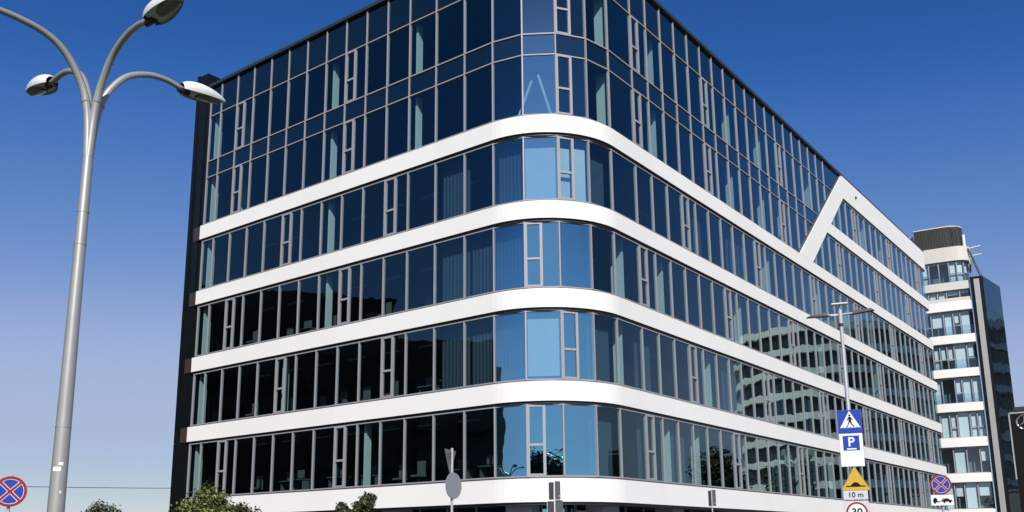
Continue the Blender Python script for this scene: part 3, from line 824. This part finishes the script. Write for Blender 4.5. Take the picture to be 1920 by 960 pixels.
def wrap(mb, z0, z1, a0, a1, r):
    mb.grid([[(r*math.cos(a0+(a1-a0)*k/6), r*math.sin(a0+(a1-a0)*k/6), z) for k in range(7)] for z in (z0, z1)])
wrap(m, 2.495, 2.545, R_(-112), R_(-55), .0945); wrap(m, 2.565, 2.60, R_(-72), R_(-42), .0940); wrap(m, 2.235, 2.265, R_(-52), R_(-40), .0965)
m.build('sticker', lamp)
big_lamp(-34, 10, 20, 'four armed street lamp seen only as reflection in the corner glass')

# ------------------------------------------------------------------ traffic signs
def disc(mb, r, y, thick, cx=0, cz=0, n=40, r_in=None):
    if r_in is None:
        mb.prism([(cx+r*math.cos(2*math.pi*k/n), y, cz+r*math.sin(2*math.pi*k/n)) for k in range(n)], [(cx+r*math.cos(2*math.pi*k/n), y-thick, cz+r*math.sin(2*math.pi*k/n)) for k in range(n)])
    else:
        mb.grid([[(cx+q*math.cos(2*math.pi*k/n), yy, cz+q*math.sin(2*math.pi*k/n)) for q, yy in ((r_in, y), (r, y), (r, y-thick), (r_in, y-thick))] for k in range(n)], close_u=True, close_v=True)
def plate(mb, pts, y, thick): mb.prism([(x, y, z) for x, z in pts], [(x, y-thick, z) for x, z in pts])
def rect(x0, z0, x1, z1): return [(x0, z0), (x1, z0), (x1, z1), (x0, z1)]
def part(name, root, z, build, m, parent=None, x=0):
    mb = MB(); build(mb); o = mb.build(name, parent or root, m)
    o.location = (x, -0.075, z) if parent is None else (0, 0, 0)
    return o
def no_stopping(root, z, r=.30, name='no_stopping_sign'):
    mb = MB(); mb.use(M['signback']); disc(mb, r, 0, .012); mb.use(M['signblue']); disc(mb, r*.985, -.0125, .002)
    s = mb.build(name, root); s.location = (0, -.055, z)
    mb = MB(); mb.use(M['signwhite']); disc(mb, r*.83, -.0148, .001, r_in=r*.79)
    for a in (45, 135):
        ca, sa_ = math.cos(R_(a)), math.sin(R_(a))
        plate(mb, [(ca*u-sa_*v, sa_*u+ca*v) for u, v in ((-r*.8, -r*.115), (r*.8, -r*.115), (r*.8, r*.115), (-r*.8, r*.115))], -.0148-(.0004 if a > 90 else 0), .0008)
    mb.build('white_outline', s)
    mb = MB(); mb.use(M['signred']); disc(mb, r, -.0165, .002, r_in=r*.82)
    for a in (45, 135):
        ca, sa_ = math.cos(R_(a)), math.sin(R_(a))
        plate(mb, [(ca*u-sa_*v, sa_*u+ca*v) for u, v in ((-r*.84, -r*.08), (r*.84, -r*.08), (r*.84, r*.08), (-r*.84, r*.08))], -.0166-(.0007 if a > 90 else 0), .0010)
    mb.build('red_cross', s)
    return s
def post(root, h, r=.03, m='greypole'):
    mb = MB(); mb.use(M[m]); mb.tube([(0, 0, 0), (0, 0, h)], r, 14); return mb.build('post', root, smooth=True)

# left sign
s1 = empty('no_stopping_sign_post', (-9.99, 18.47, 0), R_(28)); tag(s1, 'round blue and red no stopping sign on a post at the left edge', 'road sign', 'no stopping signs')
post(s1, 3.04); no_stopping(s1, 2.71)
# right sign with tow-away plate
s2 = empty('no_stopping_sign_post', (12.51, 27.27, 0), R_(-20)); tag(s2, 'no stopping sign above a tow away plate, at the far right of the building', 'road sign', 'no stopping signs')
post(s2, 3.3); no_stopping(s2, 3.17, .29)
mb = MB(); mb.use(M['signback']); plate(mb, rect(-.31, -.16, .31, .16), 0, .01); mb.use(M['signwhite']); plate(mb, rect(-.30, -.15, .30, .15), -.0105, .002)
pl = mb.build('tow_away_plate', s2); pl.location = (0, -.055, 2.72)
mb = MB(); mb.use(M['signblack']); y = -.0128
plate(mb, [(-.25, -.06), (-.06, -.06), (-.06, -.03), (-.13, -.03), (-.13, .02), (-.17, .07), (-.22, .07), (-.25, .0)], y, .001)
plate(mb, [(-.06, -.05), (.03, .06), (.05, .05), (-.03, -.05)], y, .001)
plate(mb, [(.0, -.045), (.26, -.045), (.26, -.005), (.2, .01), (.15, .05), (.07, .05), (.03, .01), (.0, .0)], y-.0012, .001)
disc(mb, .03, y-.0024, .001, -.2, -.07, 16); disc(mb, .03, y-.0024, .001, .05, -.055, 16); disc(mb, .03, y-.0024, .001, .2, -.055, 16)
mb.build('tow_truck_symbol', pl)

# lamp with the stack of signs
s3 = empty('street_lamp', (8.955, 24.42, 0), R_(-19)); tag(s3, 'slim twin lamp carrying a stack of crossing, parking and speed hump signs', 'street lamp')
mb = MB(); mb.use(M['greypole']); mb.tube([(0, 0, 0), (0, 0, 1.2), (0, 0, 1.25), (0, 0, 7.35)], [.085, .08, .062, .045], 16); mb.build('pole', s3, smooth=True)
mb = MB(); mb.use(M['greypole']); mb.tube([(0, 0, 7.36), (0, 0, 7.75)], .058, 14); mb.use(M['darksteel']); mb.tube([(0, 0, 7.30), (0, 0, 7.375)], .064, 14); mb.build('top_collar', s3, smooth=True)
for sx in (-1, 1):
    mb = MB(); mb.use(M['greypole']); mb.tube([(0, 0, 7.62), (sx*.4, -.02*sx, 7.64)], .028, 10); am = mb.build('arm', s3, smooth=True)
    mb = MB(); mb.use(M['darksteel'])
    mb.prism([(sx*.30, -.09, 7.60), (sx*.86, -.10, 7.60+.03*(1+sx)), (sx*.90, .06, 7.6+.03*(1+sx)), (sx*.30, .10, 7.60)], [(sx*.34, -.07, 7.70), (sx*.80, -.08, 7.64+.04*(1+sx)), (sx*.84, .05, 7.64+.04*(1+sx)), (sx*.34, .08, 7.70)])
    mb.build('lamp_head', s3)
mb = MB(); mb.use(M['signwhite']); mb.box((-.20, -.12, 7.90), (.21, .12, 7.93)); mb.use(M['greypole']); mb.tube([(0, 0, 7.75), (0, 0, 7.9)], .012, 8); mb.build('sensor_plate', s3)
mb = MB(); mb.use(M['signwhite']); mb.box((-.24, -.05, 7.60), (-.06, -.03, 7.625)); mb.build('side_rod', s3)
Y = -.095
def sgn(name, z, W_, H_, face, yoff=0):
    mb = MB(); mb.use(M['signback']); plate(mb, rect(-W_/2, -H_/2, W_/2, H_/2), 0, .012); mb.use(face); plate(mb, rect(-W_/2+.004, -H_/2+.004, W_/2-.004, H_/2-.004), -.0125, .002)
    o = mb.build(name, s3); o.location = (0.0, Y+yoff, z); return o
a = sgn('crossing_sign', 4.68, .60, .62, M['signblue'])
mb = MB(); mb.use(M['signwhite']); plate(mb, [(-.245, -.165), (.265, -.165), (.01, .285)], -.0150, .0015); mb.build('white_triangle', a)
mb = MB(); mb.use(M['signblack']); y = -.017
disc(mb, .028, y, .001, .012, .165, 16)
plate(mb, [(-.02, .125), (.04, .13), (.045, .0), (-.02, .0)], y, .001)
plate(mb, [(-.02, .12), (-.075, .035), (-.06, .02), (-.005, .09)], y-.0012, .001); plate(mb, [(.035, .12), (.09, .04), (.078, .025), (.02, .09)], y-.0012, .001)
plate(mb, [(-.02, .005), (.015, .005), (-.05, -.135), (-.085, -.135), (-.09, -.125), (-.06, -.11)], y-.0012, .001)
plate(mb, [(.005, .005), (.045, .005), (.06, -.06), (.115, -.125), (.10, -.14), (.03, -.07)], y-.0018, .001)
for k in range(5): plate(mb, [(-.19+.085*k, -.160), (-.15+.085*k, -.160), (-.145+.085*k, -.145), (-.18+.085*k, -.145)], y, .001)
mb.build('pedestrian_symbol', a)
a = sgn('parking_sign', 3.93, .585, .87, M['signwhite'], .003)
mb = MB(); mb.use(M['signblue']); plate(mb, rect(-.205, -.015, .205, .375), -.0150, .0015); mb.build('blue_panel', a)
text_mesh('P', .34, M['signwhite'], a, (0.0, -.0178, .20))
mb = MB(); mb.use(M['signwhite']); plate(mb, rect(-.12, .01, .12, .045), -.0168, .001); mb.build('parking_bar', a)
mb = MB(); mb.use(M['signyellow'])
def rtri(w_, h_, r_):
    c = [(-w_/2, -h_/2), (w_/2, -h_/2), (0, h_/2)]; out = []
    for i in range(3):
        p = Vector(c[i]); q = Vector(c[(i+1) % 3]); o = Vector(c[i-1])
        a_ = p+(o-p).normalized()*r_; b_ = p+(q-p).normalized()*r_
        for k in range(5):
            t = k/4; out.append(tuple((1-t)**2*a_+2*t*(1-t)*p+t*t*b_))
    return out
mb.use(M['signback']); plate(mb, rtri(.72, .63, .05), 0, .012); mb.use(M['signyellow']); plate(mb, rtri(.71, .62, .05), -.0125, .002)
a = mb.build('speed_hump_sign', s3); a.location = (0.02, Y-.004, 3.19)
mb = MB(); mb.use(M['signblack']); plate(mb, [(-.24, -.225), (.24, -.225), (.24, -.195), (.12, -.19), (.07, -.13), (.03, -.105), (-.03, -.105), (-.07, -.13), (-.12, -.19), (-.24, -.195)], -.0150, .001)
mb.build('hump_symbol', a)
a = sgn('distance_plate', 2.755, .60, .24, M['signgrey']); text_mesh('10 m', .19, M['signblack'], a, (0, -.0155, 0), sx=1.0)
a = sgn('speed_limit_sign', 2.26, .60, .70, M['signgrey'])
mb = MB(); mb.use(M['signwhite']); disc(mb, .245, -.0148, .001, 0, .05); mb.build('white_disc', a)
mb = MB(); mb.use(M['signred']); disc(mb, .265, -.0160, .0015, 0, .05, r_in=.218); mb.build('red_ring', a)
text_mesh('30', .27, M['signblack'], a, (0, -.0175, .05))
mb = MB(); mb.use(M['darksteel'])
for z in (4.9, 4.5, 4.2, 3.7, 3.3, 3.05, 2.4): mb.box((-.07, -.082, z), (.07, -.0, z+.03))
mb.build('bracket', s3)

# signs seen from behind
s4 = empty('sign_post', (-1.45, 21.95, 0), R_(0)); tag(s4, 'grey post with the backs of a triangular and a round sign', 'road sign', 'road signs seen from behind')
post(s4, 3.84, .032)
def rotp(pts, a): return pts
mb = MB(); mb.use(M['signback'])
def tri_at(mb, ang, w_, h_, zc, yo):
    u = Vector((math.cos(ang), math.sin(ang), 0)); n = Vector((-u.y, u.x, 0))
    pts = [(-w_/2, h_/2), (w_/2, h_/2), (0, -h_/2)]
    mb.prism([tuple(u*x+n*yo+Vector((0, 0, zc+z))) for x, z in pts], [tuple(u*x+n*(yo+.015)+Vector((0, 0, zc+z))) for x, z in pts])
tri_at(mb, R_(72), .7, .6, 3.5, .04); mb.build('triangular_sign', s4, M['signback'])
mb = MB(); mb.use(M['signback'])
tri_at(mb, R_(110), .3, .3, 3.58, .05); mb.build('small_plate', s4)
mb = MB(); mb.use(mat('round_sign_back', (.34, .35, .37), .5, .3, noise=.08, nscale=10)); n = 36; ang = R_(57); u = Vector((math.cos(ang), math.sin(ang), 0)); nn = Vector((-u.y, u.x, 0))
q0 = [u*(.31*math.cos(2*math.pi*k/n))+Vector((0, 0, .31*math.sin(2*math.pi*k/n)+2.95)) for k in range(n)]
mb.prism([tuple(p-nn*.055) for p in q0], [tuple(p-nn*.04) for p in q0]); mb.build('round_sign', s4)

s5 = empty('sign_post', (0.965, 21.98, 0), 0); tag(s5, 'thin post with two dark grey rectangular sign backs under the rounded corner', 'road sign', 'road signs seen from behind')
post(s5, 3.02, .014, 'signwhite')
bk = mat('dark_sign_back', (.085, .088, .09), .55, .3, noise=.2, nscale=10)
def wing(root, z0, z1, wr, wl, name):
    mb = MB(); mb.use(bk)
    mb.prism([(.015, .02, z0), (wr, .05, z0), (wr, .065, z0), (.015, .035, z0)], [(.015, .02, z1), (wr, .05, z1), (wr, .065, z1), (.015, .035, z1)])
    mb.prism([(-.015, .02, z0), (-wl, .10, z0), (-wl, .115, z0), (-.015, .035, z0)], [(-.015, .02, z1-.02), (-wl, .10, z1-.02), (-wl, .115, z1-.02), (-.015, .035, z1-.02)])
    o = mb.build(name, root)
    mb = MB(); mb.use(M['signgrey']); mb.box((-wl, .0, z0-.012), (wr, .018, z0-.002)); mb.box((-wl-.012, .095, z0), (-wl-.001, .12, z1-.02)); mb.box((wr*.7, .0, z0+.06), (wr*.8, .02, z0+.10)); mb.build('edge_rail', o)
wing(s5, 2.61, 3.04, .145, .125, 'upper_sign_back'); wing(s5, 2.05, 2.595, .20, .165, 'lower_sign_back')
s6 = empty('sign_post', (6.23, 29.34, 0), R_(-10)); tag(s6, 'slender post with one narrow rectangular sign back right of the rounded corner', 'road sign', 'road signs seen from behind')
post(s6, 3.2, .02)
wing(s6, 2.70, 3.20, .13, .10, 'sign_back')

# ------------------------------------------------------------------ cable
m = MB(); pts = []
for k in range(25):
    t = k/24; pts.append((-46+t*34, 56+t*14, 5.95-1.2*4*t*(1-t)*.28))
m.use(M['cable']); m.tube(pts, .022, 6); cb = m.build('overhead_cable'); tag(cb, 'thin dark overhead cable running level across the sky at left', 'cable')
for k, (x, y) in enumerate(((-46, 56), (-12, 70))):
    m = MB(); m.use(M['concrete']); m.tube([(0, 0, 0), (0, 0, 6.2)], [.16, .1], 12); o = m.build('utility_pole', loc=(x, y, 0)); tag(o, ('utility pole holding the overhead cable, outside the left edge', 'utility pole holding the overhead cable, hidden behind the building')[k], 'pole', 'utility poles')

# ------------------------------------------------------------------ trees
def tree(x, y, h, cr, label, seed, leafsize, nleaf, m_leaf, trunk_r=.05, cz=None, group='small street trees', blobs=9, name='tree'):
    r = random.Random(seed); root = empty(name, (x, y, 0)); tag(root, label, 'tree', group)
    th = h-cr*1.3
    m = MB(); m.use(M['bark']); m.tube([(0, 0, 0), (.02, .01, th*.5), (-.02, .03, th), (0, 0, h-cr*.5)], [trunk_r, trunk_r*.8, trunk_r*.6, trunk_r*.2], 10)
    tips = []
    for k in range(blobs):
        a = r.uniform(0, 6.283); e = r.uniform(-.5, 1.2); q = cr*r.uniform(.35, .78)
        p = Vector((q*math.cos(a)*math.cos(e), q*math.sin(a)*math.cos(e), h-cr+q*math.sin(e)*.95)); tips.append((p, cr*r.uniform(.30, .48)))
        s0 = Vector((0, 0, th*r.uniform(.75, 1.0))); mid = (s0+p)/2+Vector((0, 0, -.06*cr))
        m.tube([s0, mid, p], [trunk_r*.45, trunk_r*.28, trunk_r*.1], 6)
    tips.append((Vector((0, 0, h-cr*.38)), cr*.38))
    m.build('trunk', root, smooth=True)
    m = MB(); m.use(m_leaf)
    for (c, rad) in tips:
        for k in range(nleaf//len(tips)):
            d = Vector((r.gauss(0, 1), r.gauss(0, 1), r.gauss(0, 1))).normalized()*(rad*r.random()**.42*(1.0 if r.random() < .86 else 1.32))
            p = c+d; ls = leafsize*r.uniform(.6, 1.3)
            nrm = (d.normalized()+Vector((r.uniform(-1, 1), r.uniform(-1, 1), r.uniform(-.2, 1.2)))).normalized()
            a_ = nrm.cross(Vector((r.random(), r.random(), r.random()))).normalized(); b_ = nrm.cross(a_)
            m.poly([p-a_*ls*.5, p+b_*ls*.28+nrm*ls*.05, p+a_*ls*.5, p-b_*ls*.28+nrm*ls*.05])
    m.build('crown', root); return root
tree(-6.86, 20.9, 3.02, .78, 'sunlit broadleaf tree in front of the black end wall', 21, .085, 6500, M['leaf'], blobs=14)
tree(-7.55, 21.6, 2.55, .62, 'lower shrubby tree left of the sunlit broadleaf tree', 25, .08, 3500, M['leafdark'], blobs=9)
tree(-6.15, 21.3, 2.56, .50, 'small dark tree right of the sunlit broadleaf tree', 26, .08, 2500, M['leafdark'], blobs=8)
tree(-4.18, 22.7, 2.64, .36, 'left and lower of two small trees before the white band', 22, .075, 1800, M['leafdark'], blobs=7)
tree(-3.6, 22.9, 2.87, .42, 'right and taller of two small trees before the white band', 23, .075, 3200, M['leafdark'], blobs=9)
tree(-12.15, 27.4, 2.95, .62, 'dark tree top at the bottom edge between lamp pole and building', 24, .09, 2500, M['leafdark'], blobs=8)
for k, (x, y, h) in enumerate(((-4, -26, 11.5), (3.5, -30, 10), (44, 62, 10), (50, 74, 10), (40, 45, 9), (-10, -30, 11))):
    tree(x, y, h, h*.33, ('tall tree behind the camera mirrored in the corner window', 'second tall tree behind the camera', 'street tree across the right street', 'farther street tree across the right street', 'nearest street tree across the right street', 'broad tree behind the camera at left')[k], 40+k, .45, 2600, M['leafdark'], .2, group='trees mirrored in the glass', blobs=12)
